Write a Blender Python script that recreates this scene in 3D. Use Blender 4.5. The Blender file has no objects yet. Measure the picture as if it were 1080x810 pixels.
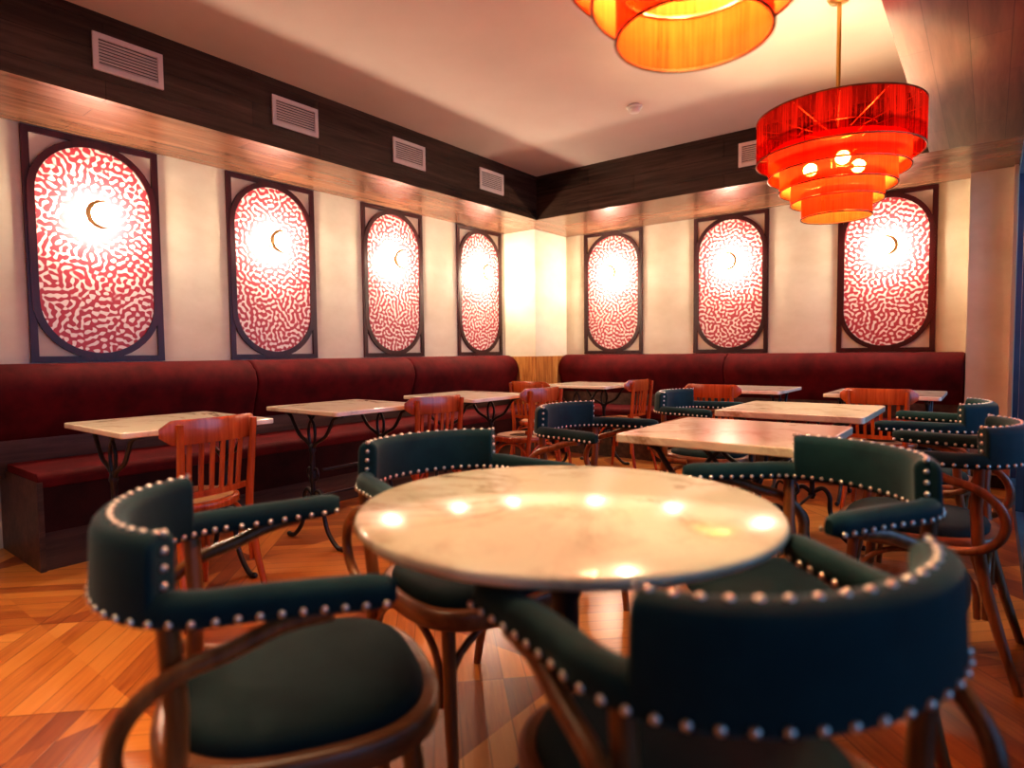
import bpy, bmesh, math, random
from math import sin, cos, pi
from mathutils import Vector, Matrix
random.seed(4)
C = bpy.context.scene.collection
sc = bpy.context.scene

# ------------------------------------------------------------------ measures
H = 1.045
XL, YB, XR, YR = -4.25, 5.947, 0.19, -2.6      # left wall, back wall, window wall, rear wall
ZS, ZC = 2.338, 2.757                          # soffit underside, ceiling
SX, SY, SR = -3.551, 4.979, -0.35              # soffit inner edges

# ------------------------------------------------------------------ node helpers
class NT:
    def __init__(s, name):
        s.m = bpy.data.materials.new(name); s.m.use_nodes = True
        s.t = s.m.node_tree; s.t.nodes.clear()
        s.out = s.t.nodes.new('ShaderNodeOutputMaterial')
        s.co = None
    def n(s, typ, ins=None, **props):
        nd = s.t.nodes.new(typ)
        for k, v in props.items(): setattr(nd, k, v)
        if ins:
            for k, v in ins.items(): s.set(nd.inputs[k], v)
        return nd
    def set(s, sock, v):
        if isinstance(v, bpy.types.NodeSocket): s.t.links.new(v, sock)
        elif isinstance(v, bpy.types.Node): s.t.links.new(v.outputs[0], sock)
        else:
            if sock.type == 'RGBA' and len(v) == 3: v = (*v, 1)
            sock.default_value = v
    def math(s, op, a, b=None, c=None):
        nd = s.n('ShaderNodeMath', operation=op)
        for i, v in enumerate((a, b, c)):
            if v is not None: s.set(nd.inputs[i], v)
        return nd.outputs[0]
    def obj(s):
        if s.co is None: s.co = s.n('ShaderNodeTexCoord').outputs['Object']
        return s.co
    def map(s, scale=(1, 1, 1), loc=(0, 0, 0), rot=(0, 0, 0), vec=None):
        return s.n('ShaderNodeMapping', {'Vector': vec or s.obj(), 'Scale': scale, 'Location': loc, 'Rotation': rot}).outputs[0]
    def noise(s, scale, detail=4, rough=.5, vec=None, dist=0):
        return s.n('ShaderNodeTexNoise', {'Vector': vec or s.obj(), 'Scale': scale, 'Detail': detail, 'Roughness': rough, 'Distortion': dist}).outputs[0]
    def ramp(s, fac, stops, interp='LINEAR'):
        r = s.n('ShaderNodeValToRGB', {'Fac': fac}); cr = r.color_ramp; cr.interpolation = interp
        while len(cr.elements) < len(stops): cr.elements.new(.5)
        for e, (p, c) in zip(cr.elements, stops):
            e.position = p; e.color = (*c, 1) if len(c) == 3 else c
        return r.outputs[0]
    def mix(s, fac, a, b, blend='MIX'):
        nd = s.n('ShaderNodeMix', data_type='RGBA', blend_type=blend)
        s.set(nd.inputs['Factor'], fac); s.set(nd.inputs['A'], a); s.set(nd.inputs['B'], b)
        return nd.outputs['Result']
    def pbr(s, color, rough=.5, **kw):
        ins = {'Base Color': color, 'Roughness': rough}
        ins.update(kw)
        p = s.n('ShaderNodeBsdfPrincipled', ins)
        s.t.links.new(p.outputs[0], s.out.inputs[0]); return p
    def bump(s, p, height, strength=.2, dist=.01):
        b = s.n('ShaderNodeBump', {'Height': height, 'Strength': strength, 'Distance': dist})
        s.t.links.new(b.outputs[0], p.inputs['Normal'])

M = {}
def simple(name, col, rough=.5, var=.12, scale=12, **kw):
    t = NT(name); f = t.noise(scale, 3)
    c = t.mix(f, tuple(v * (1 - var) for v in col), tuple(min(1, v * (1 + var)) for v in col))
    t.pbr(c, rough, **kw); M[name] = t.m; return t.m

# plaster
def plaster(name, a, b, rough=.75):
    t = NT(name)
    f = t.noise(2.2, 6, .6, vec=t.map((1, 1, 1.6)))
    c = t.ramp(f, [(.3, a), (.7, b)])
    p = t.pbr(c, rough); t.bump(p, t.noise(9, 6, .65), .12, .01); M[name] = t.m
plaster('plaster', (.66, .58, .44), (.80, .73, .59))
plaster('ceiling_paint', (.66, .56, .50), (.70, .60, .54), .85)

# laminate wood planks (long axis given)
def wood(name, cols, axis='Y', grain=1.0, rough=.35, plank=None, coat=0.0, gscale=24):
    t = NT(name)
    sc_ = {'X': (.07, 1, 1), 'Y': (1, .07, 1), 'Z': (1, 1, .07)}[axis]
    v = t.map(sc_)
    f = t.noise(gscale, 7, .62, vec=v, dist=.35)
    f2 = t.noise(gscale * .22, 3, .5, vec=v)
    f = t.math('ADD', t.math('MULTIPLY', f, .6), t.math('MULTIPLY', f2, .4))
    c = t.ramp(f, [(.36, cols[0]), (.5, cols[1]), (.64, cols[2])])
    if plank:
        b = t.n('ShaderNodeTexBrick', {'Vector': plank(t), 'Color1': (.72, .72, .72), 'Color2': (1.12, 1.1, 1.05), 'Mortar': (.35, .33, .3),
                                       'Scale': 1.0, 'Mortar Size': .0015, 'Brick Width': 1.25, 'Row Height': .14, 'Bias': .1})
        b.offset = .37
        c = t.mix(1.0, c, b.outputs[0], 'MULTIPLY')
    p = t.pbr(c, rough, **{'Coat Weight': coat, 'Coat Roughness': .15})
    t.bump(p, f, .08 * grain, .004); M[name] = t.m
dk = ((.024, .014, .010), (.055, .033, .024), (.095, .058, .042))
def yzplank(t):
    s = t.n('ShaderNodeSeparateXYZ', {0: t.obj()})
    return t.n('ShaderNodeCombineXYZ', {0: s.outputs[1], 1: t.math('ADD', s.outputs[0], s.outputs[2])}).outputs[0]
def xzplank(t):
    s = t.n('ShaderNodeSeparateXYZ', {0: t.obj()})
    return t.n('ShaderNodeCombineXYZ', {0: s.outputs[0], 1: t.math('ADD', s.outputs[1], s.outputs[2])}).outputs[0]
wood('laminate_y', dk, 'Y', rough=.27, plank=yzplank)
wood('laminate_x', dk, 'X', rough=.27, plank=xzplank)
ul = ((.13, .060, .036), (.20, .095, .058), (.28, .14, .088))  # same laminate as the fascias, lamp light painted in as lighter tones
wood('lit_laminate_y', ul, 'Y', rough=.25, plank=yzplank)
wood('lit_laminate_x', ul, 'X', rough=.25, plank=xzplank)
wood('bench_wood', ((.03, .016, .010), (.07, .038, .024), (.12, .07, .045)), 'Y', rough=.4)
wood('cladding', ((.24, .08, .018), (.50, .20, .05), (.72, .38, .12)), 'Z', rough=.4, gscale=60)
wood('red_wood', ((.26, .045, .010), (.44, .090, .020), (.60, .15, .035)), 'Z', rough=.25, gscale=40, coat=.5)
wood('seat_ply', ((.42, .20, .09), (.55, .29, .14), (.66, .38, .2)), 'Y', rough=.35, gscale=20)
wood('walnut', ((.13, .045, .014), (.26, .095, .028), (.40, .16, .05)), 'Z', rough=.28, gscale=40, coat=.4)
wood('seat_ring', ((.13, .045, .018), (.25, .10, .042), (.38, .18, .08)), 'Y', rough=.3, gscale=20, coat=.3)
wood('frame_wood', ((.018, .0015, .003), (.034, .003, .005), (.055, .005, .007)), 'Z', rough=.35, gscale=30)

# velvet
def velvet(name, a, b, sheen, tint, rough=.75):
    t = NT(name); f = t.noise(7, 5, .6)
    c = t.ramp(f, [(.35, a), (.65, b)])
    p = t.pbr(c, rough, **{'Sheen Weight': sheen, 'Sheen Roughness': .4, 'Sheen Tint': (*tint, 1), 'Specular IOR Level': .25})
    t.bump(p, t.noise(420, 2), .25, .001); M[name] = t.m
velvet('teal_velvet', (.005, .032, .038), (.009, .050, .056), .32, (.50, .62, .62))
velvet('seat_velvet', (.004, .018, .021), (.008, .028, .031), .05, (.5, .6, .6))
velvet('red_velvet', (.060, .0012, .003), (.12, .003, .006), .10, (1, .12, .12))
velvet('shaded_red_velvet', (.018, .002, .003), (.035, .004, .005), .1, (.6, .2, .2))  # the dark red velvet again, shade of the bench fronts painted in

simple('nail', (.95, .90, .80), .30, .05, 30, Metallic=1.0)
simple('brass', (.62, .36, .12), .3, .1, 20, Metallic=1.0)
simple('dark_brass', (.16, .08, .03), .35, .1, 20, Metallic=.8)
simple('iron', (.010, .012, .018), .35, .3, 30, **{'Specular IOR Level': .6})
simple('vent_paint', (.70, .60, .54), .5, .05)
simple('vent_dark', (.05, .035, .03), .7, .1)
simple('white_plastic', (.75, .70, .66), .4, .04)
simple('cream_paint', (.66, .58, .48), .5, .05)
simple('window_blue', (.03, .12, .26), .3, .3, 8)
simple('paving', (.10, .12, .16), .8, .3, 3)
simple('black_plinth', (.02, .016, .014), .6, .2)

# marble
def marble(name, base, base2, vein, off, coat=.45):
    t = NT(name)
    v = t.map(loc=off)
    big = t.noise(2.6, 4, .6, vec=v, dist=.4)
    n1 = t.noise(2.1, 9, .62, vec=v, dist=1.3)
    v1 = t.math('SUBTRACT', 1.0, t.math('MULTIPLY', t.math('ABSOLUTE', t.math('SUBTRACT', n1, .5)), 18.0))
    v1 = t.math('MAXIMUM', v1, 0.0)
    n2 = t.noise(7.5, 6, .6, vec=v, dist=.8)
    v2 = t.math('MAXIMUM', t.math('SUBTRACT', 1.0, t.math('MULTIPLY', t.math('ABSOLUTE', t.math('SUBTRACT', n2, .52)), 26.0)), 0.0)
    mask = t.ramp(big, [(.46, (0, 0, 0)), (.66, (1, 1, 1))])
    vv = t.math('MULTIPLY', t.math('ADD', t.math('MULTIPLY', v1, .9), t.math('MULTIPLY', v2, .25)), mask)
    vv = t.math('MINIMUM', vv, 1.0)
    c = t.mix(big, base, base2)
    c = t.mix(vv, c, vein)
    p = t.pbr(c, .2, **{'Specular IOR Level': .45, 'Coat Weight': coat, 'Coat Roughness': .10})
    M[name] = t.m
marble('marble_gold', (.92, .82, .56), (.96, .91, .72), (.46, .29, .15), (0, 0, 0))
marble('marble_pale', (.88, .80, .60), (.95, .90, .74), (.40, .28, .18), (3, 5, 1), .25)

# patterned wall covering: crimson squiggles on a pale ground
t = NT('squiggle_pattern')
rnd = t.n('ShaderNodeObjectInfo').outputs['Random']
shift = t.n('ShaderNodeCombineXYZ', {0: t.math('MULTIPLY', rnd, 17.0), 1: t.math('MULTIPLY', rnd, 31.0), 2: 0.0})
vec = t.n('ShaderNodeVectorMath', {0: t.obj(), 1: shift}, operation='ADD').outputs[0]
warp = t.n('ShaderNodeTexNoise', {'Vector': vec, 'Scale': 24.0, 'Detail': 0.0})
wv = t.n('ShaderNodeVectorMath', {0: warp.outputs['Color'], 1: (.5, .5, .5)}, operation='SUBTRACT').outputs[0]
wv = t.n('ShaderNodeVectorMath', {0: wv, 'Scale': .02}, operation='SCALE').outputs[0]
v3 = t.n('ShaderNodeVectorMath', {0: vec, 1: wv}, operation='ADD').outputs[0]
sp = t.n('ShaderNodeSeparateXYZ', {0: v3})
pv = t.n('ShaderNodeCombineXYZ', {0: t.math('ADD', sp.outputs[0], sp.outputs[1]), 1: sp.outputs[2]}).outputs[0]
gb = t.n('ShaderNodeTexGabor', {'Vector': pv, 'Scale': 9.0, 'Frequency': 2.9, 'Anisotropy': 0.0}, gabor_type='2D').outputs['Value']
pat = t.ramp(gb, [(.44, (0, 0, 0)), (.50, (1, 1, 1))])
col = t.mix(pat, (.92, .80, .74), (.48, .055, .075))
p = t.pbr(col, .45); M['squiggle_pattern'] = t.m

# parquet: 0.93 m squares cut along both diagonals, boards at 45 degrees, tone by triangle and by board
t = NT('parquet')
CELL = .93
s = t.n('ShaderNodeSeparateXYZ', {0: t.map((1 / CELL, 1 / CELL, 1), (.13, .235, 0))})
x, y = s.outputs[0], s.outputs[1]
fx = t.math('SUBTRACT', t.math('FRACT', x), .5); fy = t.math('SUBTRACT', t.math('FRACT', y), .5)
ix = t.math('FLOOR', x); iy = t.math('FLOOR', y)
tri = t.math('GREATER_THAN', t.math('ABSOLUTE', fx), t.math('ABSOLUTE', fy))
sx = t.math('GREATER_THAN', fx, 0.0); sy = t.math('GREATER_THAN', fy, 0.0)
side = t.math('ADD', t.math('MULTIPLY', tri, t.math('ADD', sx, 1.0)), t.math('MULTIPLY', t.math('SUBTRACT', 1.0, tri), t.math('ADD', sy, 3.0)))
u1 = t.math('ADD', fx, fy); u2 = t.math('SUBTRACT', fx, fy)
par = t.math('FLOORED_MODULO', t.math('ADD', side, t.math('ADD', ix, iy)), 2.0)
def sel(a, b): return t.math('ADD', t.math('MULTIPLY', par, a), t.math('MULTIPLY', t.math('SUBTRACT', 1.0, par), b))
acr = sel(u1, u2); alo = sel(u2, u1)
W_ = t.math('MULTIPLY', acr, 9.0)
bi = t.math('FLOOR', W_); bf = t.math('FRACT', W_)
idv = t.n('ShaderNodeCombineXYZ', {0: t.math('ADD', t.math('MULTIPLY', ix, 7.1), bi), 1: t.math('ADD', t.math('MULTIPLY', iy, 3.7), side), 2: side})
rb = t.n('ShaderNodeTexWhiteNoise', {'Vector': idv.outputs[0]}, noise_dimensions='3D').outputs['Value']
idt = t.n('ShaderNodeCombineXYZ', {0: ix, 1: iy, 2: side})
rt = t.n('ShaderNodeTexWhiteNoise', {'Vector': idt.outputs[0]}, noise_dimensions='3D').outputs['Value']
gv = t.n('ShaderNodeCombineXYZ', {0: t.math('MULTIPLY', alo, 1.2), 1: t.math('MULTIPLY', acr, 20.0), 2: t.math('MULTIPLY', rb, 20.0)})
g = t.noise(2.4, 6, .6, vec=gv.outputs[0], dist=.6)
tone = t.math('ADD', t.math('MULTIPLY', rt, .55), t.math('ADD', t.math('MULTIPLY', rb, .22), t.math('MULTIPLY', g, .33)))
c = t.ramp(tone, [(.25, (.17, .034, .010)), (.42, (.32, .085, .018)), (.58, (.56, .20, .040)), (.85, (.72, .33, .085))])
edge = t.math('MINIMUM', bf, t.math('SUBTRACT', 1.0, bf))
e2 = t.math('ABSOLUTE', t.math('SUBTRACT', t.math('ABSOLUTE', fx), t.math('ABSOLUTE', fy)))
gap = t.math('MINIMUM', t.math('MULTIPLY', edge, .12), t.math('MULTIPLY', e2, .7))
gr = t.ramp(gap, [(.001, (.35, .3, .3)), (.004, (1, 1, 1))])
c = t.mix(1.0, c, gr, 'MULTIPLY')
rough = t.math('ADD', .24, t.math('MULTIPLY', g, .16))
p = t.pbr(c, rough, **{'Coat Weight': .25, 'Coat Roughness': .2}); t.bump(p, gr, .2, .002); M['parquet'] = t.m

# organza shade
def organza(name, red, inner, through, dens, transl):
    t = NT(name)
    v = t.map((1, 1, .03))
    f = t.noise(160, 3, .6, vec=v); f2 = t.noise(14, 3, .6, vec=v)
    d = t.math('ADD', dens, t.math('MULTIPLY', t.math('SUBTRACT', t.math('ADD', f, f2), 1.0), .9))
    tr = t.n('ShaderNodeBsdfTransparent', {'Color': (*through, 1)})
    tl = t.n('ShaderNodeBsdfTranslucent', {'Color': (*red, 1)})
    df = t.n('ShaderNodeBsdfDiffuse', {'Color': (*inner, 1)})
    m1 = t.n('ShaderNodeMixShader', {0: transl, 1: df.outputs[0], 2: tl.outputs[0]})
    m2 = t.n('ShaderNodeMixShader', {0: d, 1: tr.outputs[0], 2: m1.outputs[0]})
    t.t.links.new(m2.outputs[0], t.out.inputs[0]); M[name] = t.m
organza('organza', (.62, .016, .004), (.92, .14, .02), (1, .16, .05), .55, .5)
organza('organza_sheer', (.35, .008, .004), (.50, .03, .01), (.30, .022, .014), .25, .5)

def emit(name, col, st):
    t = NT(name); f = t.noise(5, 1)
    e = t.n('ShaderNodeEmission', {'Color': t.mix(f, (*col, 1), (*col, 1)), 'Strength': st})
    t.t.links.new(e.outputs[0], t.out.inputs[0]); M[name] = t.m
emit('bulb_glow', (1.0, .74, .44), 460)
emit('sconce_glow', (1.0, .82, .60), 235)

t = NT('window_glass')
gl = t.n('ShaderNodeBsdfGlossy', {'Roughness': .02}); tr = t.n('ShaderNodeBsdfTransparent', {'Color': (.86, .93, .97, 1)})
fr = t.n('ShaderNodeFresnel', {'IOR': 1.45})
mx = t.n('ShaderNodeMixShader', {0: fr.outputs[0], 1: tr.outputs[0], 2: gl.outputs[0]})
t.t.links.new(mx.outputs[0], t.out.inputs[0]); M['window_glass'] = t.m

# ------------------------------------------------------------------ mesh builder
class MB:
    def __init__(s): s.v, s.f, s.sm = [], [], []
    def add(s, vs, fs, smooth=False):
        o = len(s.v); s.v += [tuple(v) for v in vs]
        for f in fs: s.f.append([i + o for i in f]); s.sm.append(smooth)
    def box(s, x0, x1, y0, y1, z0, z1):
        s.add([(x, y, z) for x in (x0, x1) for y in (y0, y1) for z in (z0, z1)],
              [(0, 1, 3, 2), (4, 6, 7, 5), (0, 4, 5, 1), (2, 3, 7, 6), (0, 2, 6, 4), (1, 5, 7, 3)])
    def sweep(s, path, prof, closed=False, up=(0, 0, 1), smooth=True, caps=True):
        """prof: list of (side, up) or function(i) -> list; path: points. side is right of travel."""
        n = len(path); P = [Vector(p) for p in path]; up = Vector(up); rings = []
        pf = prof if callable(prof) else (lambda i: prof)
        for i in range(n):
            a = P[(i - 1) % n] if (closed or i > 0) else P[i]; b = P[(i + 1) % n] if (closed or i < n - 1) else P[i]
            T = (b - a).normalized(); S = T.cross(up)
            S = S.normalized() if S.length > 1e-5 else Vector((1, 0, 0))
            U = S.cross(T).normalized()
            rings.append([P[i] + S * q[0] + U * q[1] for q in pf(i)])
        k = len(rings[0]); vs = [v for r in rings for v in r]; fs = []
        for i in range(n if closed else n - 1):
            j = (i + 1) % n
            for q in range(k):
                fs.append((i * k + q, i * k + (q + 1) % k, j * k + (q + 1) % k, j * k + q))
        s.add(vs, fs, smooth)
        if not closed and caps:
            s.add(rings[0], [list(range(k))[::-1]]); s.add(rings[-1], [list(range(k))])
    def tube(s, path, r, seg=10, closed=False, up=(0, 0, 1), caps=True):
        rr = r if callable(r) else (lambda i: r)
        P = [Vector(p) for p in path]; n = len(P); rings = []
        T0 = None; N = None
        for i in range(n):
            a = P[(i - 1) % n] if (closed or i > 0) else P[i]; b = P[(i + 1) % n] if (closed or i < n - 1) else P[i]
            T = (b - a).normalized()
            if N is None:
                N = T.orthogonal().normalized() if abs(T.dot(Vector(up))) > .95 else (Vector(up) - T * T.dot(Vector(up))).normalized()
            else:
                N = (N - T * N.dot(T)).normalized()
            B = T.cross(N)
            rings.append([P[i] + (N * cos(2 * pi * q / seg) + B * sin(2 * pi * q / seg)) * rr(i) for q in range(seg)])
        vs = [v for r_ in rings for v in r_]; fs = []
        for i in range(n if closed else n - 1):
            j = (i + 1) % n
            for q in range(seg): fs.append((i * seg + q, j * seg + q, j * seg + (q + 1) % seg, i * seg + (q + 1) % seg))
        s.add(vs, fs, True)
        if not closed and caps:
            s.add(rings[0], [list(range(seg))]); s.add(rings[-1], [list(range(seg))[::-1]])
    def lathe(s, prof, seg=32, c=(0, 0, 0), smooth=True, cap=True):
        vs = []; fs = []; k = len(prof)
        for i in range(seg):
            a = 2 * pi * i / seg
            for r, z in prof: vs.append((c[0] + r * cos(a), c[1] + r * sin(a), c[2] + z))
        for i in range(seg):
            j = (i + 1) % seg
            for q in range(k - 1): fs.append((i * k + q, j * k + q, j * k + q + 1, i * k + q + 1))
        s.add(vs, fs, smooth)
        if cap:
            for q, rev in ((0, True), (k - 1, False)):
                if prof[q][0] > 1e-6:
                    idx = [i * k + q for i in range(seg)]
                    s.add([vs[i] for i in idx], [list(range(seg))[::-1] if rev else list(range(seg))])
    def sphere(s, c, r, seg=12, rings=8, sc_=(1, 1, 1)):
        pr = [(r * sin(pi * i / rings), -r * cos(pi * i / rings)) for i in range(rings + 1)]
        m = MB(); m.lathe(pr, seg, cap=False)
        s.add([(c[0] + v[0] * sc_[0], c[1] + v[1] * sc_[1], c[2] + v[2] * sc_[2]) for v in m.v], m.f, True)
    def prism(s, outline, z0, z1, smooth_side=False):
        n = len(outline)
        s.add([(x, y, z0) for x, y in outline] + [(x, y, z1) for x, y in outline],
              [(i, (i + 1) % n, n + (i + 1) % n, n + i) for i in range(n)], smooth_side)
        s.add([(x, y, z0) for x, y in outline], [list(range(n))[::-1]])
        s.add([(x, y, z1) for x, y in outline], [list(range(n))])
    def pad(s, outline, levels):
        """stack of scaled outlines: levels = [(z, inset)], capped top and bottom, smooth"""
        n = len(outline); rings = []
        cx = sum(p[0] for p in outline) / n; cy = sum(p[1] for p in outline) / n
        for z, ins in levels:
            ring = []
            for x, y in outline:
                d = math.hypot(x - cx, y - cy); k = (d - ins) / d
                ring.append((cx + (x - cx) * k, cy + (y - cy) * k, z))
            rings.append(ring)
        vs = [v for r in rings for v in r]; fs = []
        for i in range(len(rings) - 1):
            for q in range(n): fs.append((i * n + q, i * n + (q + 1) % n, (i + 1) * n + (q + 1) % n, (i + 1) * n + q))
        fs.append([q for q in range(n)][::-1]); fs.append([(len(rings) - 1) * n + q for q in range(n)])
        s.add(vs, fs, True)
    def build(s, name, mat, parent=None, bevel=0, loc=None):
        me = bpy.data.meshes.new(name); me.from_pydata(s.v, [], s.f)
        me.polygons.foreach_set('use_smooth', s.sm)
        bm = bmesh.new(); bm.from_mesh(me)
        bmesh.ops.remove_doubles(bm, verts=bm.verts, dist=1e-5)
        bmesh.ops.recalc_face_normals(bm, faces=bm.faces)
        for e in bm.edges:
            if len(e.link_faces) == 2 and e.calc_face_angle(0) > 0.9: e.smooth = False
        bm.to_mesh(me); bm.free()
        if not isinstance(mat, (list, tuple)): mat = [mat]
        for m_ in mat: me.materials.append(M[m_])
        o = bpy.data.objects.new(name, me); C.objects.link(o)
        if parent: o.parent = parent
        if loc: o.location = loc
        if bevel:
            b = o.modifiers.new('bevel', 'BEVEL'); b.width = bevel; b.segments = 3; b.limit_method = 'ANGLE'
        return o

def tag(o, label, cat, group=None):
    o['label'] = label; o['category'] = cat
    if group: o['group'] = group
    return o
def thing(name, label, cat, loc=(0, 0, 0), rz=0, group=None):
    o = bpy.data.objects.new(name, None); C.objects.link(o); o.empty_display_size = .1
    o.location = loc; o.rotation_euler = (0, 0, rz); return tag(o, label, cat, group)
def struct(o): o['kind'] = 'structure'; return o
def copy_tree(o, parent=None):
    c = o.copy(); C.objects.link(c)
    if parent: c.parent = parent
    for ch in [k for k in bpy.data.objects if k.parent == o]: copy_tree(ch, c)
    return c
def place(proto, used, loc, rz, label, group=None):
    o = proto if not used else copy_tree(proto)
    o.location = loc; o.rotation_euler = (0, 0, rz); o['label'] = label
    if group: o['group'] = group
    return o

# ------------------------------------------------------------------ room shell
def sbox(name, mat, *b): m = MB(); m.box(*b); return struct(m.build(name, mat))
sbox('floor', 'parquet', XL - .1, XR + .05, YR - .1, YB + .1, -.1, 0)
sbox('ceiling', 'ceiling_paint', XL - .1, XR + .15, YR - .1, YB + .1, ZC, ZC + .1)
sbox('wall_left', 'plaster', XL - .1, XL, YR - .1, YB + .1, 0, ZC)
sbox('wall_back', 'plaster', XL, XR + .15, YB, YB + .1, 0, ZC)
sbox('wall_rear', 'plaster', XL, XR + .15, YR - .1, YR, 0, ZC)
# window wall: pier in the far corner, low plinth and header, glazing between
sbox('wall_right', 'plaster', -.145, XR + .15, 5.765, YB, 0, ZS)
# corner pillar
sbox('wall_corner', 'plaster', XL, -3.833, 5.338, YB, .99, ZS)
m = MB()
for i in range(13):                      # reeded wooden cladding below the pillar
    x0 = XL + (-3.833 - XL) * i / 13
    m.box(x0 + .0015, x0 + (-3.833 - XL) / 13 - .0015, 5.325, 5.345, .0, .995)
for i in range(18):
    y0 = 5.338 + (YB - 5.338) * i / 18
    m.box(-3.845, -3.822, y0 + .0015, y0 + (YB - 5.338) / 18 - .0015, 0, .995)
m.box(XL, -3.838, 5.342, YB, 0, .995)
struct(m.build('trim_1', 'cladding'))
# soffits: dark fascias, undersides the same laminate with light painted in
def soffit(name, fascia, under, b, faces):
    m = MB(); m.box(*b)
    o = m.build(name, [fascia, under]); struct(o)
    for pl in o.data.polygons:
        if pl.normal.z < -.5: pl.material_index = 1
    return o
soffit('trim_2', 'laminate_y', 'lit_laminate_y', (XL, SX, YR, YB, ZS, ZC), 0)
soffit('trim_3', 'laminate_x', 'lit_laminate_x', (SX, XR + .15, SY, YB, ZS, ZC), 0)
wood('lit_laminate_mid', ((.10, .052, .032), (.16, .085, .055), (.23, .13, .085)), 'Y', rough=.4, plank=yzplank)  # fascia laminate lightened less, lamp glow painted into the right underside
soffit('trim_4', 'laminate_y', 'lit_laminate_mid', (SR, XR + .15, YR, SY, ZS, ZC), 0)
# glazing along the right
m = MB()
for y in (5.69, 4.55, 3.4, 2.25, 1.1, -.05, -1.2, -2.35):
    m.box(.135, .205, y - .03, y + .03, .0, ZS)
m.box(.135, .205, YR, 5.72, 0, .10); m.box(.135, .205, YR, 5.72, ZS - .08, ZS)
win = struct(m.build('window_1', 'window_blue'))
m = MB(); m.box(.167, .173, YR, 5.69, .10, ZS - .08); g_ = m.build('pane', 'window_glass', win)
m = MB(); m.box(.108, .130, 5.715, 5.765, 0, ZS); struct(m.build('trim_5', 'cream_paint'))
m = MB(); m.box(-.155, .13, 5.745, 5.765, 0, .09); struct(m.build('baseboard_right', 'black_plinth'))
m = MB(); m.box(.34, 6, -5, 9, -.12, -.02); struct(m.build('pavement', 'paving'))

# ------------------------------------------------------------------ banquettes
def back_profile():
    # (distance from wall, z): padded roll, full at the top, tucked in at the bottom
    pts = [(.002, .585), (.105, .585), (.128, .61), (.150, .68), (.176, .75), (.198, .81)]
    for i in range(0, 11):
        a = pi / 2 * i / 10; pts.append((.055 + .150 * cos(a), .845 + .163 * sin(a)))
    pts.append((.002, 1.008))
    return pts
def cushion(axis, a0, a1, mat, name, parent, flip):
    pr = back_profile(); m = MB(); e = .012
    st = [(a0 + .002, .012), (a0 + .010, .003), (a0 + .022, 0), (a1 - .022, 0), (a1 - .010, .003), (a1 - .002, .012)]
    rings = []
    for a, ins in st:
        r = []
        for d, z in pr:
            dd = max(.002, d - ins) ; zz = z + (ins if z < .6 else 0) - (ins if z > .95 else 0)
            r.append((XL + dd, a, zz) if axis == 'Y' else (a, YB - dd, zz))
        rings.append(r)
    k = len(pr); vs = [v for r in rings for v in r]; fs = []
    for i in range(len(rings) - 1):
        for q in range(k): fs.append((i * k + q, i * k + (q + 1) % k, (i + 1) * k + (q + 1) % k, (i + 1) * k + q))
    fs.append(list(range(k))); fs.append([(len(rings) - 1) * k + q for q in range(k)][::-1])
    m.add(vs, fs, True)
    return m.build(name, mat, parent)
def seat_run(axis, a0, a1, front, back, z0, z1, name, mat, parent):
    """rounded seat cushion box, front edge rounded"""
    m = MB(); r = .035; pr = [(back, z0), (front, z0), (front, z1 - r)]
    sgn = 1 if front > back else -1
    for i in range(1, 6):
        a = pi / 2 * i / 5; pr.append((front - sgn * r + sgn * r * cos(a), z1 - r + r * sin(a)))
    pr.append((back, z1))
    k = len(pr)
    f = (lambda a, q: (q[0], a, q[1])) if axis == 'Y' else (lambda a, q: (a, q[0], q[1]))
    vs = [f(a, q) for a in (a0, a1) for q in pr]
    fs = [(q, (q + 1) % k, k + (q + 1) % k, k + q) for q in range(k)] + [list(range(k))[::-1], [k + q for q in range(k)]]
    m.add(vs, fs, False)
    return m.build(name, mat, parent, bevel=.006)
BF = -3.60
bl = thing('banquette', 'long dark red velvet banquette running along the left wall under four panels', 'bench seat', (-3.9, 3.1, 0))
def rel(o, root): o.matrix_parent_inverse = Matrix.Translation(-Vector(root.location)); return o
m = MB(); m.box(XL + .003, BF - .015, .92, 5.32, .0, .19); rel(m.build('plinth', 'bench_wood', bl), bl)
m = MB(); m.box(XL + .003, BF + .002, .895, .92, .0, .44); rel(m.build('end_panel', 'bench_wood', bl), bl)
m = MB(); m.box(XL + .003, BF - .004, .921, 5.32, .19, .41); rel(m.build('front_panel', 'shaded_red_velvet', bl), bl)
rel(seat_run('Y', .90, 5.32, BF, XL + .14, .41, .48, 'seat_cushion', 'red_velvet', bl), bl)
m = MB(); m.box(XL + .003, XL + .12, .70, 5.32, .40, .60); rel(m.build('back_board', 'bench_wood', bl), bl)
for a0, a1 in ((.70, 2.30), (2.30, 3.80), (3.80, 5.32)): rel(cushion('Y', a0, a1, 'red_velvet', 'back_cushion', bl, 0), bl)
br = thing('banquette', 'dark red velvet banquette under three panels on the far wall, ending at the pier', 'bench seat', (-2, 5.6, 0))
FY = 5.335
m = MB(); m.box(-3.81, -.16, FY + .015, YB - .003, .0, .19); rel(m.build('plinth', 'bench_wood', br), br)
m = MB(); m.box(-3.81, -.16, FY + .004, YB - .003, .19, .41); rel(m.build('front_panel', 'shaded_red_velvet', br), br)
rel(seat_run('X', -3.81, -.16, FY, YB - .14, .41, .48, 'seat_cushion', 'red_velvet', br), br)
m = MB(); m.box(-3.81, -.16, YB - .12, YB - .003, .40, .60); rel(m.build('back_board', 'bench_wood', br), br)
for a0, a1 in ((-3.815, -1.97), (-1.97, -.15)): rel(cushion('X', a0, a1, 'red_velvet', 'back_cushion', br, 0), br)

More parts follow.
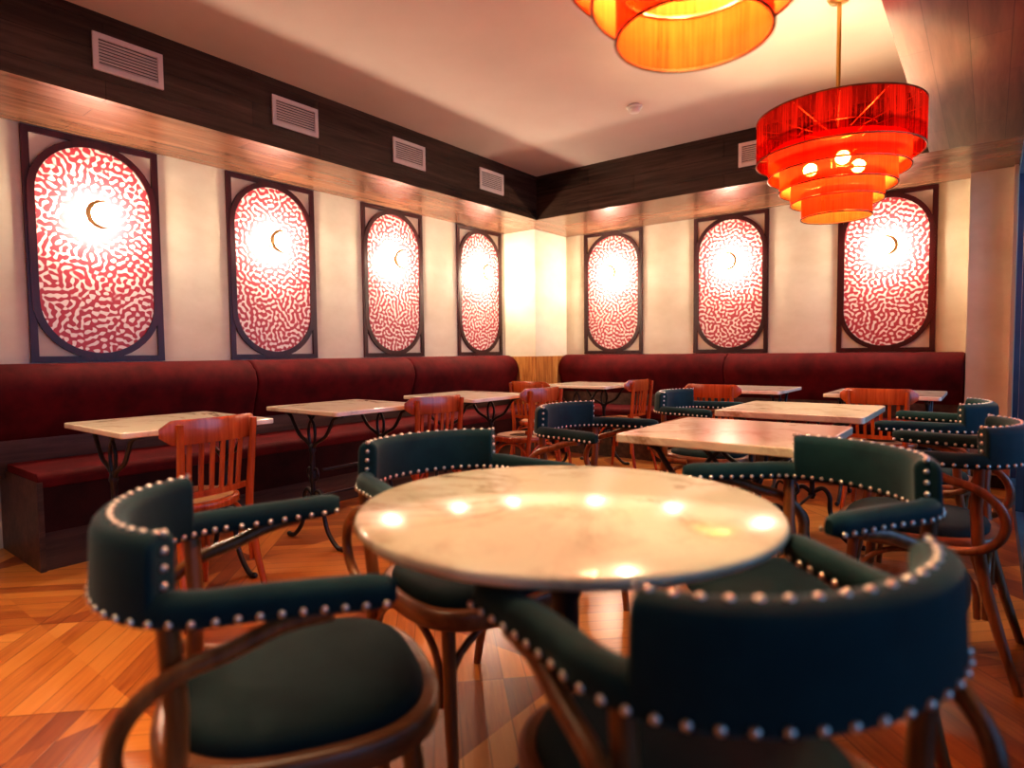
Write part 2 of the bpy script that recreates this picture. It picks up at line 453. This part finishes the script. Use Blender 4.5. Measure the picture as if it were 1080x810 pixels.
# ------------------------------------------------------------------ wall panels, with crescent lamps
PW, PH, PZ = .706, 1.318, 1.013
def stadium(w, h, n=20):
    r = w / 2; pts = []
    for i in range(n + 1): a = pi * i / n; pts.append((r * cos(a), h / 2 - r + r * sin(a)))
    for i in range(n + 1): a = pi + pi * i / n; pts.append((r * cos(a), -h / 2 + r + r * sin(a)))
    return pts
def ringmesh(m, outer, inner, d0, d1):
    n = len(outer); vs = []
    for d in (d0, d1):
        for ol in (outer, inner): vs += [(x, d, z) for x, z in ol]
    fs = []
    for i in range(n):
        j = (i + 1) % n
        fs += [(i, j, n + j, n + i), (2 * n + i, 3 * n + i, 3 * n + j, 2 * n + j), (i, 2 * n + i, 2 * n + j, j), (n + i, n + j, 3 * n + j, 3 * n + i)]
    m.add(vs, fs, False)
def rect(w, h): return [(w / 2, h / 2), (-w / 2, h / 2), (-w / 2, -h / 2), (w / 2, -h / 2)]
# local: panel stands in the xz plane, its back at y=0, facing -y
panel0 = thing('wall_panel', '', 'wall panel', group='framed patterned wall panels')
m = MB(); ringmesh(m, rect(PW, PH), rect(PW - .075, PH - .07), -.016, -.001)
ringmesh(m, stadium(PW - .03, PH - .03), stadium(PW - .105, PH - .105), -.020, -.001)
m.build('frame', 'frame_wood', panel0)
m = MB(); o_ = stadium(PW - .10, PH - .10)
m.add([(x, -.008, z) for x, z in o_] + [(x, -.001, z) for x, z in o_], [list(range(len(o_))), [len(o_) + i for i in range(len(o_))][::-1]])
m.build('patterned_inset', 'squiggle_pattern', panel0)
# lamp: brass crescent standing off the wall round a small opal globe
lamp0 = thing('wall_lamp', '', 'wall lamp', group='crescent wall lamps')
m = MB(); m.lathe([(0, 0), (.035, 0), (.035, .012), (.012, .02), (.010, .045), (0, .045)], 20)
m.v = [(x, -.012 - z, y) for x, y, z in m.v]; m.build('wall_plate', 'brass', lamp0)
m = MB(); m.sphere((0, -.110, 0), .052, 20, 14); m.build('globe', 'sconce_glow', lamp0)
m = MB(); N_ = 28; A_, B_ = [], []
R1_, R2_, DX = .082, .071, .026
for i in range(N_ + 1):
    a = pi * .5 + .0 + pi * i / N_ ; a = pi - (pi * .62) + (pi * 1.24) * i / N_
    tt = math.sin(pi * i / N_) ** .8
    A_.append((R1_ * cos(a), R1_ * sin(a))); k = R1_ - .002 - .024 * tt; B_.append((k * cos(a), k * sin(a)))
vs = [(x, d, z) for d in (-.135, -.122) for L_ in (A_, B_) for x, z in L_]; n = N_ + 1; fs = []
for i in range(N_):
    j = i + 1
    fs += [(i, j, n + j, n + i), (2 * n + i, 3 * n + i, 3 * n + j, 2 * n + j), (i, 2 * n + i, 2 * n + j, j), (n + i, n + j, 3 * n + j, 3 * n + i)]
m.add(vs, fs); m.tube([(-.060, -.128, 0), (-.045, -.08, 0), (0, -.03, 0)], .005, 8)
m.build('crescent', 'dark_brass', lamp0)
lefts = [1.413, 2.565, 3.738, 4.92]; backs = [-3.237, -1.978, -.702]
ol = ['closest to the camera', 'second from the camera', 'third from the camera', 'fourth, beside the corner pillar']
ob = ['beside the corner pillar', 'in the middle of the far wall', 'partly behind the red pendant']
for i, y in enumerate(lefts):
    place(panel0, i > 0, (XL, y, PZ + PH / 2), pi / 2, 'burgundy framed red and white squiggle panel on left wall, ' + ol[i])
    place(lamp0, i > 0, (XL, y - .01, 1.873), pi / 2, 'glowing crescent wall lamp on the left wall panel ' + ol[i])
for i, x in enumerate(backs):
    place(panel0, True, (x, YB, PZ + PH / 2), 0, 'burgundy framed red and white squiggle panel on far wall, ' + ob[i])
    l = place(lamp0, True, (x + .02, YB, 1.873), 0, 'glowing crescent wall lamp on the far wall panel ' + ob[i])
    for ch in [k for k in bpy.data.objects if k.parent == l and k.name.startswith('crescent')]: ch.rotation_euler = (0, pi, 0)

# ------------------------------------------------------------------ air vents
vent0 = thing('air_vent', '', 'air vent', group='air vents in the dark fascia')
m = MB(); ringmesh(m, rect(.33, .185), rect(.275, .130), -.014, -.001); m.build('frame', 'vent_paint', vent0, bevel=.002)
m = MB(); m.box(-.14, .14, -.004, -.001, -.067, .067); m.build('backing', 'vent_dark', vent0)
m = MB()
for k in range(8):
    z = -.058 + k * .0158
    m.add([(-.138, -.011, z - .004), (.138, -.011, z - .004), (.138, -.004, z + .007), (-.138, -.004, z + .007), (-.138, -.009, z - .006), (.138, -.009, z - .006), (.138, -.002, z + .005), (-.138, -.002, z + .005)],
          [(0, 1, 2, 3), (7, 6, 5, 4), (0, 4, 5, 1), (2, 6, 7, 3), (0, 3, 7, 4), (1, 5, 6, 2)])
m.build('louvres', 'vent_paint', vent0)
vl = ['nearest the camera', 'second from the camera', 'third from the camera', 'closest to the corner']
for i, y in enumerate((1.36, 2.325, 3.30, 4.285)): place(vent0, i > 0, (SX, y, 2.563), pi / 2, 'pale louvred air vent in the left dark fascia, ' + vl[i])
place(vent0, True, (-1.43, SY, 2.563), 0, 'pale louvred air vent in the far fascia, half behind the pendant')
# smoke detector
d = thing('smoke_detector', 'small white round smoke detector on the ceiling', 'smoke detector', (-2.01, 4.01, ZC))
m = MB(); m.lathe([(.0, -.001), (.055, -.001), (.055, -.012), (.048, -.016), (.044, -.016)], 28); m.build('base', 'white_plastic', d)
m = MB(); m.lathe([(.040, -.012), (.040, -.03), (.034, -.042), (.018, -.047), (0, -.047)], 28); m.build('cover', 'white_plastic', d)

# ------------------------------------------------------------------ pendant lamps
pend0 = thing('pendant_lamp', '', 'pendant lamp', group='tiered red organza pendant lamps')
# local origin: ceiling point
def zz(z): return z - ZC
m = MB(); m.lathe([(0, -.001), (.055, -.001), (.055, -.02), (.045, -.035), (.012, -.045), (0, -.045)], 28); m.build('canopy', 'brass', pend0)
m = MB(); m.tube([(0, 0, -.04), (0, 0, zz(1.93))], .010, 12); m.build('rod', 'brass', pend0)
TI = [(.368, 2.180, 1.975), (.312, 2.025, 1.900), (.258, 1.950, 1.828), (.206, 1.878, 1.765), (.156, 1.810, 1.690)]
for r, zt, zb in TI:
    m = MB(); n = 72
    vs = [(r * cos(2 * pi * i / n), r * sin(2 * pi * i / n), zz(z)) for z in (zt, zb) for i in range(n)]
    m.add(vs, [(i, (i + 1) % n, n + (i + 1) % n, n + i) for i in range(n)], True)
    sh = m.build('shade_tier', 'organza_sheer' if r > .35 else 'organza', pend0)
    m = MB()
    for z in (zt, zb): m.tube([(r * cos(2 * pi * i / 64), r * sin(2 * pi * i / 64), zz(z)) for i in range(64)], .0040, 6, closed=True)
    m.build('hoop', 'dark_brass', sh)
m = MB()
for k in range(6):                         # wire spider that carries the hoops
    a = pi * k / 6 + .2
    m.tube([(-.368 * cos(a), -.368 * sin(a), zz(2.165)), (0, 0, zz(2.07)), (.368 * cos(a), .368 * sin(a), zz(2.165))], .0022, 6)
m.tube([(.17 * cos(2 * pi * i / 40), .17 * sin(2 * pi * i / 40), zz(2.11)) for i in range(40)], .0022, 6, closed=True)
for k in range(4):
    a = pi / 2 * k + .5; pts = [(.368, 1.98), (.312, 2.02), (.258, 1.945), (.206, 1.875), (.156, 1.805)]
    for (r, z0), r2 in zip(pts, (.312, .258, .206, .156, .156)):
        m.tube([(r * cos(a), r * sin(a), zz(z0)), (r2 * cos(a), r2 * sin(a), zz(z0))], .002, 6)
m.build('wire_frame', 'brass', pend0)
hub = MB(); hub.lathe([(0, 0), (.028, 0), (.028, .05), (0, .05)], 20, c=(0, 0, zz(1.93))); hub = hub.build('socket_hub', 'brass', pend0)
for k in range(3):
    a = 2 * pi * k / 3 + .9; m = MB()
    m.tube([(.02 * cos(a), .02 * sin(a), zz(1.95)), (.09 * cos(a), .09 * sin(a), zz(1.945))], .013, 12)
    m.build('bulb_holder', 'brass', hub)
    m = MB(); m.sphere((.125 * cos(a), .125 * sin(a), zz(1.945)), .032, 16, 12); m.build('bulb', 'bulb_glow', pend0)
place(pend0, False, (-.615, 3.40, ZC), 0, 'whole red tiered pendant lamp on a brass rod, hanging before the far wall')
place(pend0, True, (-.50, 1.26, ZC), .5, 'orange glowing tiered pendant lamp cut off by the top edge, nearest the camera')

# ------------------------------------------------------------------ armchairs
# local: facing +y, floor at z=0
def ribbon(path, w, z0, z1, rt, lean=0.0, nb=3):
    """upholstered strip following path in plan; rounded-rectangle section"""
    def prof(i):
        hw = w / 2; r = min(rt, hw * .98); pts = []
        for cx, cz, a0 in ((hw - r, z1 - r, 0), (-hw + r, z1 - r, pi / 2), (-hw + r * .6, z0 + r * .6, pi), (hw - r * .6, z0 + r * .6, 1.5 * pi)):
            rr = r if cz > z0 + r * .7 else r * .6
            for k in range(nb + 1):
                a = a0 + pi / 2 * k / nb
                z = cz + rr * sin(a)
                pts.append((cx + rr * cos(a) + lean * (z - z0), z))
        return pts
    return prof
PA = .246; PB = .185; PCY = -.045
def upath(f0, f1, n):
    """f in 0..1 along the U from right tip to left tip"""
    out = []
    for i in range(n + 1):
        out.append(ubase(f0 + (f1 - f0) * i / n))
    return out
TIP = (.290, .175)
def ubase(f):
    la = math.hypot(TIP[0] - PA, TIP[1] - PCY); le = .70; L = 2 * la + le; s = f * L
    if s < la:
        k = s / la; k2 = k
        return (TIP[0] + (PA - TIP[0]) * (k2 + .35 * k2 * (1 - k2)), TIP[1] + (PCY - TIP[1]) * k, 0)
    if s > la + le:
        k = (L - s) / la
        return (-(TIP[0] + (PA - TIP[0]) * (k + .35 * k * (1 - k))), TIP[1] + (PCY - TIP[1]) * k, 0)
    a = pi * (s - la) / le
    return (PA * cos(a), PCY - PB * sin(a) ** .92, 0)
arm0 = thing('armchair', '', 'armchair', group='teal velvet armchairs with nailhead trim')
Z0, ZA, ZT = .674, .722, .801
fs_, fe_ = .285, .715             # where the tall back begins and ends
m = MB(); pth = upath(fs_, fe_, 44); m.sweep(pth, ribbon(pth, .052, Z0, ZT, .022, lean=.05)); back = m.build('backrest', 'teal_velvet', arm0)
sub = back.modifiers.new('b', 'BEVEL'); sub.width = .008; sub.segments = 3; sub.limit_method = 'ANGLE'; sub.angle_limit = .8
for f0, f1 in ((0, fs_ + .02), (fe_ - .02, 1)):
    m = MB(); pth = upath(f0, f1, 24); base = ribbon(pth, .050, Z0, ZA, .022)
    tip_at = 0 if f0 == 0 else 24
    def prof(i, base=base, tip_at=tip_at):
        d = abs(i - tip_at); k = min(1, math.sqrt(max(0, 1 - (1 - min(1, (d + .15) / 3.2)) ** 2)))
        zc = (Z0 + ZA) / 2
        return [(x * (k * .9 + .1) if k < 1 else x, zc + (z - zc) * (.45 + .55 * k)) for x, z in base(i)]
    m.sweep(pth, prof); m.build('armrest', 'teal_velvet', arm0)
# nailheads
m = MB(); nr = .0058
def nail(p, nrm):
    nrm = Vector(nrm).normalized(); t1 = nrm.orthogonal().normalized(); t2 = nrm.cross(t1); p = Vector(p)
    vs = []; K = 8
    for lv, (rr, hh) in enumerate(((1, -.15), (.92, .3), (.55, .62))):
        for q in range(K): vs.append(p + (t1 * cos(2 * pi * q / K) + t2 * sin(2 * pi * q / K)) * nr * rr + nrm * nr * hh)
    vs.append(p + nrm * nr * .75); fs = []
    for lv in range(2):
        for q in range(K): fs.append((lv * K + q, lv * K + (q + 1) % K, (lv + 1) * K + (q + 1) % K, (lv + 1) * K + q))
    for q in range(K): fs.append((2 * K + q, 2 * K + (q + 1) % K, 3 * K))
    m.add(vs, fs, True)
def frame_at(f):
    p = Vector(ubase(f)); q = Vector(ubase(min(1, f + .002))) - Vector(ubase(max(0, f - .002))); T = q.normalized()
    return p, T.cross(Vector((0, 0, 1))).normalized()      # S: points outward? (right of travel)
NB = 39
rows = []
def row():
    global m
    m = MB(); rows.append(m); return m
outer_row = row(); inner_row = row()
for i in range(NB + 1):
    f = .012 + .976 * i / NB; p, S = frame_at(f)
    inback = fs_ < f < fe_; w = .026 if inback else .0252
    for sg in (1, -1):
        m = outer_row if sg > 0 else inner_row
        nail(p + S * sg * w + Vector((0, 0, Z0 + .012)), S * sg)
row()
NTN = 16
for i in range(NTN + 1):
    f = fs_ + .012 + (fe_ - fs_ - .024) * i / NTN; p, S = frame_at(f)
    # S direction: outward if S·(p-centre) > 0
    nail(p + S * .05 * (ZT - Z0) + Vector((0, 0, ZT - .0005)), (0, 0, 1))
for f, s_ in ((fs_, -1), (fe_, 1)):
    row(); p, S = frame_at(f); q = (Vector(ubase(f + .01)) - Vector(ubase(f - .01))).normalized() * s_
    for k in range(4):
        z = ZA + .006 + k * .0245
        nail(p + S * (.0 + .05 * (z - Z0)) + q * .0005 + Vector((0, 0, z)), q)
for m in rows: m.build('rivet_row', 'nail', arm0)
# seat
def seat_outline(hw, y0, y1, n=48, ex=2.7):
    cy = (y0 + y1) / 2; hd = (y1 - y0) / 2; pts = []
    for i in range(n):
        a = 2 * pi * i / n; c_, s_ = cos(a), sin(a)
        x = hw * math.copysign(abs(c_) ** (2 / ex), c_); y = cy + hd * math.copysign(abs(s_) ** (2 / ex), s_)
        x *= 1 + .07 * (y - cy) / hd
        pts.append((x, y))
    return pts
so = seat_outline(.238, -.180, .300)
m = MB(); m.pad(so, [(.395, .006), (.400, 0), (.432, 0), (.440, .004), (.442, .012), (.442, .03)]); m.build('seat_ring', 'seat_ring', arm0)
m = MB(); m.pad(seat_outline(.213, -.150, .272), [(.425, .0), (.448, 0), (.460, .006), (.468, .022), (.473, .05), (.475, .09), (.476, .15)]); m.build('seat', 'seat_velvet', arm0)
for sx_ in (-1, 1):
    m = MB(); m.tube([(sx_ * .185, .215, .41), (sx_ * .195, .235, .2), (sx_ * .205, .262, 0)], lambda i: (.0175, .0165, .0125)[i], 12); m.build('leg', 'walnut', arm0)
    m = MB(); pts = [(sx_ * .232, -.128, .690), (sx_ * .222, -.122, .55), (sx_ * .208, -.128, .44), (sx_ * .203, -.15, .3), (sx_ * .208, -.19, .15), (sx_ * .215, -.235, 0)]
    m.tube(pts, lambda i: (.015, .0165, .0175, .0170, .0155, .0125)[i], 12); m.build('leg', 'walnut', arm0)
    # bentwood hoop under the arm: from the front of the arm back, down and forward to the seat
    m = MB(); pts = []
    ctrl = [(.276, .085, .676), (.266, .02, .666), (.262, -.05, .640), (.258, -.12, .618), (.256, -.175, .575), (.254, -.195, .52), (.252, -.178, .465), (.250, -.13, .428), (.246, -.06, .416), (.240, .02, .414)]
    for i in range(len(ctrl) - 1):
        a = Vector(ctrl[max(0, i - 1)]); b = Vector(ctrl[i]); c_ = Vector(ctrl[i + 1]); e = Vector(ctrl[min(len(ctrl) - 1, i + 2)])
        for k in range(4):
            u = k / 4; pts.append(.5 * ((2 * b) + (-a + c_) * u + (2 * a - 5 * b + 4 * c_ - e) * u * u + (-a + 3 * b - 3 * c_ + e) * u ** 3))
    pts.append(Vector(ctrl[-1])); m.tube([(v.x * sx_, v.y, v.z) for v in pts], .0135, 10); m.build('arm_hoop', 'walnut', arm0)
def arch(m, a, b, z0, z1, r, inset=.012):
    a = Vector(a); b = Vector(b); pts = []
    for i in range(17):
        u = i / 16; w = .5 - .5 * cos(pi * u)
        q = a + (b - a) * w; pts.append((q.x, q.y, z0 + (z1 - z0) * sin(pi * u) ** .6))
    m.tube(pts, r, 8)
for a, b in (((-.19, .225), (.19, .225)), ((-.198, .20), (-.198, -.13)), ((.198, .20), (.198, -.13)), ((-.19, -.15), (.19, -.15))):
    m = MB(); arch(m, (*a, 0), (*b, 0), .20, .385, .0095); m.build('brace', 'walnut', arm0)
AC = [(-1.02, .576, -.49, 'teal armchair left of the round marble table, its empty seat toward the camera'),
      (-.352, 1.625, 2.45, 'teal armchair behind the round marble table on the window side'),
      (-1.163, 1.252, -1.8, 'teal armchair behind the round marble table, on the side of the left banquette'),
      (-.280, .82, 1.017, 'teal armchair in the foreground with its curved back to the camera'),
      (-1.396, 2.392, -1.562, 'small teal armchair at the left end of the rectangular marble table behind the round one'),
      (-1.355, 3.557, -1.576, 'small blue-teal armchair at the left end of the farther rectangular table'),
      (-.215, 3.45, 1.53, 'blue-lit armchair near the pier at the window end of the farther rectangular table'),
      (-.135, 2.56, 1.53, 'dark armchair against the window, at the end of the nearer rectangular table')]
for i, (x, y, th, lb) in enumerate(AC): place(arm0, i > 0, (x, y, 0), th, lb)

# ------------------------------------------------------------------ wooden cafe chairs
wc0 = thing('wooden_chair', '', 'chair', group='reddish slat-back wooden chairs')
so = seat_outline(.195, -.19, .20, ex=2.3)
m = MB(); m.pad(so, [(.425, .006), (.430, 0), (.452, 0), (.458, .005), (.459, .02)]); m.build('seat_ring', 'red_wood', wc0)
m = MB(); m.pad(seat_outline(.170, -.165, .175, ex=2.3), [(.45, 0), (.461, .0), (.464, .004), (.462, .03), (.459, .09)]); m.build('seat', 'seat_ply', wc0)
for sx_ in (-1, 1):
    m = MB(); m.tube([(sx_ * .15, .14, .43), (sx_ * .165, .165, .2), (sx_ * .18, .195, 0)], lambda i: (.016, .0155, .011)[i], 12); m.build('leg', 'red_wood', wc0)
    m = MB(); m.tube([(sx_ * .158, -.222, .785), (sx_ * .153, -.21, .65), (sx_ * .148, -.192, .46), (sx_ * .150, -.185, .40), (sx_ * .162, -.21, .2), (sx_ * .178, -.255, 0)], lambda i: (.0125, .015, .0165, .0165, .015, .011)[i], 12); m.build('leg', 'red_wood', wc0)
def arcy(x, r=.42, y0=-.212): return y0 + (r - math.sqrt(max(1e-6, r * r - x * x)))
m = MB(); n = 24; pth = [((-.205 + .41 * i / n), arcy(-.205 + .41 * i / n) - .004, 0) for i in range(n + 1)]
def rp(i):
    e = min(i, n - i); k = min(1, (.35 + e * .3)) ; zc = .750; h = .048 * k if k < 1 else .048
    return [(.008, .748 - h + .004), (.010, .752 - h + .012), (.010, .748 + h - .008), (.006, .752 + h), (-.006, .752 + h), (-.010, .748 + h - .008), (-.010, .752 - h + .012), (-.006, .748 - h + .002)]
m.sweep(pth, rp); m.build('back_rail', 'red_wood', wc0)
m = MB(); pth = [((-.150 + .30 * i / 12), arcy(-.150 + .30 * i / 12, y0=-.19), 0) for i in range(13)]
m.sweep(pth, [(.008, .488), (.008, .512), (-.008, .512), (-.008, .488)]); m.build('lower_rail', 'red_wood', wc0)
for k in range(6):
    x = -.110 + .044 * k; m = MB()
    m.sweep([(x, arcy(x) - .002, .715), (x * .98, arcy(x, y0=-.20), .60), (x * .95, arcy(x, y0=-.19), .50)], [(.009, -.0045), (.009, .0045), (-.009, .0045), (-.009, -.0045)], up=(0, 1, 0), smooth=False)
    m.build('slat', 'red_wood', wc0)
for a, b in (((-.158, .15), (.158, .15)), ((-.158, .13), (-.152, -.19)), ((.158, .13), (.152, -.19)), ((-.15, -.19), (.15, -.19))):
    m = MB(); arch(m, (*a, 0), (*b, 0), .18, .415, .009); m.build('brace', 'red_wood', wc0)
WC = [(-2.63, 1.17, pi / 2 + .12, 'red wooden slat-back chair at the marble table nearest the bench end'),
      (-2.66, 2.50, pi / 2 - .12, 'orange wooden chair at the second table along the left banquette'),
      (-2.60, 3.46, pi / 2 - .10, 'orange wooden chair at third table along the left banquette, nearer of an overlapping pair'),
      (-3.02, 4.28, 0.0, 'wooden chair at the corner table, mostly hidden behind another chair back'),
      (-2.54, 4.80, pi / 2 - .05, 'wooden chair on the right side of the small corner table, seen side on'),
      (-1.57, 4.52, 0.0, 'wooden chair with its back toward the camera, at the middle table before the far banquette'),
      (-.535, 4.50, 0.0, 'wooden chair with a wide curved back at the far table closest to the pier')]
for i, (x, y, th, lb) in enumerate(WC): place(wc0, i > 0, (x, y, 0), th, lb)

# ------------------------------------------------------------------ tables
def iron_trestle(sg, w):
    """cast iron end in the xz plane: column, two curved arms, scrolls and two curved feet"""
    m = MB()
    m.lathe([(.012, .24), (.020, .26), (.013, .29), (.013, .33), (.022, .36), (.016, .40), (.013, .44), (.013, .50), (.020, .52), (.012, .55), (.0, .56)], 14)
    for s_ in (-1, 1):
        def cur(ps, r):
            P = [Vector(q) for q in ps]; out = []
            for i in range(len(P) - 1):
                a = P[max(0, i - 1)]; b = P[i]; c_ = P[i + 1]; e = P[min(len(P) - 1, i + 2)]
                for k in range(5):
                    u = k / 5; out.append(.5 * ((2 * b) + (-a + c_) * u + (2 * a - 5 * b + 4 * c_ - e) * u * u + (-a + 3 * b - 3 * c_ + e) * u ** 3))
            out.append(P[-1]); m.tube(out, r, 8)
        cur([(0, 0, .52), (s_ * .04, 0, .56), (s_ * .12, 0, .60), (s_ * .17, 0, .66), (s_ * .20, 0, .70), (s_ * .26, 0, .722)], .010)
        cur([(s_ * .02, 0, .55), (s_ * .03, 0, .62), (s_ * .015, 0, .67), (-s_ * .03, 0, .715)], .008)
        cur([(0, 0, .27), (s_ * .05, 0, .30), (s_ * .085, 0, .26), (s_ * .09, 0, .18), (s_ * .12, 0, .09), (s_ * .19, 0, .022), (s_ * .24, 0, .012)], .012)
        cur([(0, 0, .40), (s_ * .035, 0, .42), (s_ * .05, 0, .385), (s_ * .03, 0, .36), (0, 0, .35)], .006)
        m.sphere((s_ * .245, 0, .014), .0135, 10, 6, (1.5, 1, 1))
    m.box(-w / 2 + .03, w / 2 - .03, -.014, .014, .716, .726)
    return m
def make_table(lx, ly, mat, th=.024):
    t = thing('marble_table', '', 'table')
    m = MB(); r = .022; ol_ = []
    for cx, cy, a0 in ((lx / 2 - r, ly / 2 - r, 0), (-lx / 2 + r, ly / 2 - r, pi / 2), (-lx / 2 + r, -ly / 2 + r, pi), (lx / 2 - r, -ly / 2 + r, 1.5 * pi)):
        for k in range(6): a = a0 + pi / 2 * k / 5; ol_.append((cx + r * cos(a), cy + r * sin(a)))
    m.prism(ol_, .75 - th, .75); o = m.build('tabletop', mat, t)
    b = o.modifiers.new('b', 'BEVEL'); b.width = .005; b.segments = 3; b.limit_method = 'ANGLE'
    for s_ in (-1, 1):
        q = iron_trestle(s_, lx).build('trestle_leg', 'iron', t, loc=(0, s_ * (ly / 2 - .08), 0))
    m = MB(); m.tube([(0, -ly / 2 + .14, .40), (0, ly / 2 - .08, .40)], .009, 10); m.tube([(0, -ly / 2 + .14, .26), (0, ly / 2 - .08, .26)], .007, 10)
    for s_ in (-1, 1): m.box(s_ * lx * .36 - .01, s_ * lx * .36 + .01, -ly / 2 + .10, ly / 2 - .10, .718, .7258)
    m.build('stretcher', 'iron', t)
    return t
tb0 = make_table(.66, .64, 'marble_pale')
TB = [(-2.94, 1.24, 'rectangular marble table at the left banquette, closest to the bench end'),
      (-2.92, 2.20, 'rectangular marble table at the left banquette, second from the bench end'),
      (-2.88, 3.20, 'rectangular marble table at the left banquette, third from the bench end'),
      (-2.84, 4.80, 'marble table in the far corner before the wood-clad pillar'),
      (-1.47, 4.83, 'marble table at the middle of the far banquette'),
      (-.54, 4.74, 'marble table at the far banquette closest to the pier')]
for i, (x, y, lb) in enumerate(TB): place(tb0, i > 0, (x, y, 0), pi / 2 if i > 3 else 0, lb, 'marble tables along the banquettes')
tc0 = make_table(.65, .68, 'marble_gold', .03)
place(tc0, False, (-.725, 2.275, 0), 0, 'large rectangular marble table directly behind the round one', 'rectangular marble tables in the middle row')
place(tc0, True, (-.74, 3.31, 0), 0, 'rectangular marble table behind another one, below the hanging red pendant', 'rectangular marble tables in the middle row')

rt = thing('round_table', 'large round cream marble table with brown veins in the foreground', 'table', (-.648, .997, 0))
m = MB(); R_ = .40; pr = [(0, .728), (R_ - .010, .728), (R_ - .004, .730), (R_, .735), (R_ + .001, .739), (R_ - .001, .745), (R_ - .006, .75), (0, .75)]
m.lathe(pr, 96, cap=False); m.build('tabletop', 'marble_gold', rt)
m = MB(); m.lathe([(0, .705), (.12, .712), (.12, .727), (0, .727)], 32)
m.lathe([(.034, .16), (.034, .19), (.026, .21), (.026, .56), (.034, .58), (.034, .60), (.026, .62), (.028, .69), (.06, .704), (0, .704)], 24); m.build('column', 'iron', rt)
for k in range(4):
    a = pi / 4 + pi / 2 * k + .2; m = MB()
    pts = [(.02, .24), (.08, .235), (.14, .18), (.19, .09), (.23, .03), (.26, .016)]
    m.tube([(r * cos(a), r * sin(a), z) for r, z in pts], lambda i: (.02, .02, .019, .017, .016, .015)[i], 10); m.build('foot', 'iron', rt)

# ------------------------------------------------------------------ lights
def area(name, loc, size, power, col, rot, sy=None):
    l = bpy.data.lights.new(name, 'AREA'); l.shape = 'RECTANGLE'; l.size = size; l.size_y = sy or size; l.energy = power; l.color = col
    o = bpy.data.objects.new(name, l); C.objects.link(o); o.location = loc; o.rotation_euler = rot; return o
# daylight arriving through the glazing
area('daylight', (.95, 3.9, 1.7), 1.9, 34, (.36, .60, 1.0), (0, math.radians(68), 0), 3.6)
# added warm fill just under the ceiling, stands for no fixture
l = area('ceiling_fill', (-2.2, -.3, 2.72), 1.8, 22, (1.0, .74, .46), (0, 0, 0), 2.8); l.data.spread = math.radians(75)
w = bpy.data.worlds.new('World'); sc.world = w; w.use_nodes = True
bg = w.node_tree.nodes['Background']; bg.inputs[0].default_value = (.26, .48, .85, 1); bg.inputs[1].default_value = .95

# ------------------------------------------------------------------ camera
F_, YAW, PIT, ROLL = 647.07, .6619, .0522, -.0107
v = Vector((-sin(YAW) * cos(PIT), cos(YAW) * cos(PIT), -sin(PIT))); r = Vector((cos(YAW), sin(YAW), 0)); u = r.cross(v)
r2 = r * cos(ROLL) + u * sin(ROLL); u2 = u * cos(ROLL) - r * sin(ROLL)
cam = bpy.data.cameras.new('camera'); co = bpy.data.objects.new('camera', cam); C.objects.link(co)
co.matrix_world = Matrix(((r2.x, u2.x, -v.x, 0), (r2.y, u2.y, -v.y, 0), (r2.z, u2.z, -v.z, H), (0, 0, 0, 1)))
cam.sensor_width = 36; cam.lens = F_ / 1080 * 36; cam.clip_start = .02
cam.dof.use_dof = True; cam.dof.focus_distance = 3.6; cam.dof.aperture_fstop = 1.9
sc.camera = co
sc.view_settings.view_transform = 'Standard'; sc.view_settings.look = 'Medium High Contrast'
sc.view_settings.exposure = .35
sc.cycles.use_denoising = True; sc.cycles.max_bounces = 8; sc.cycles.sample_clamp_indirect = 6; sc.cycles.transparent_max_bounces = 16
sc.cycles.caustics_reflective = False; sc.cycles.caustics_refractive = False
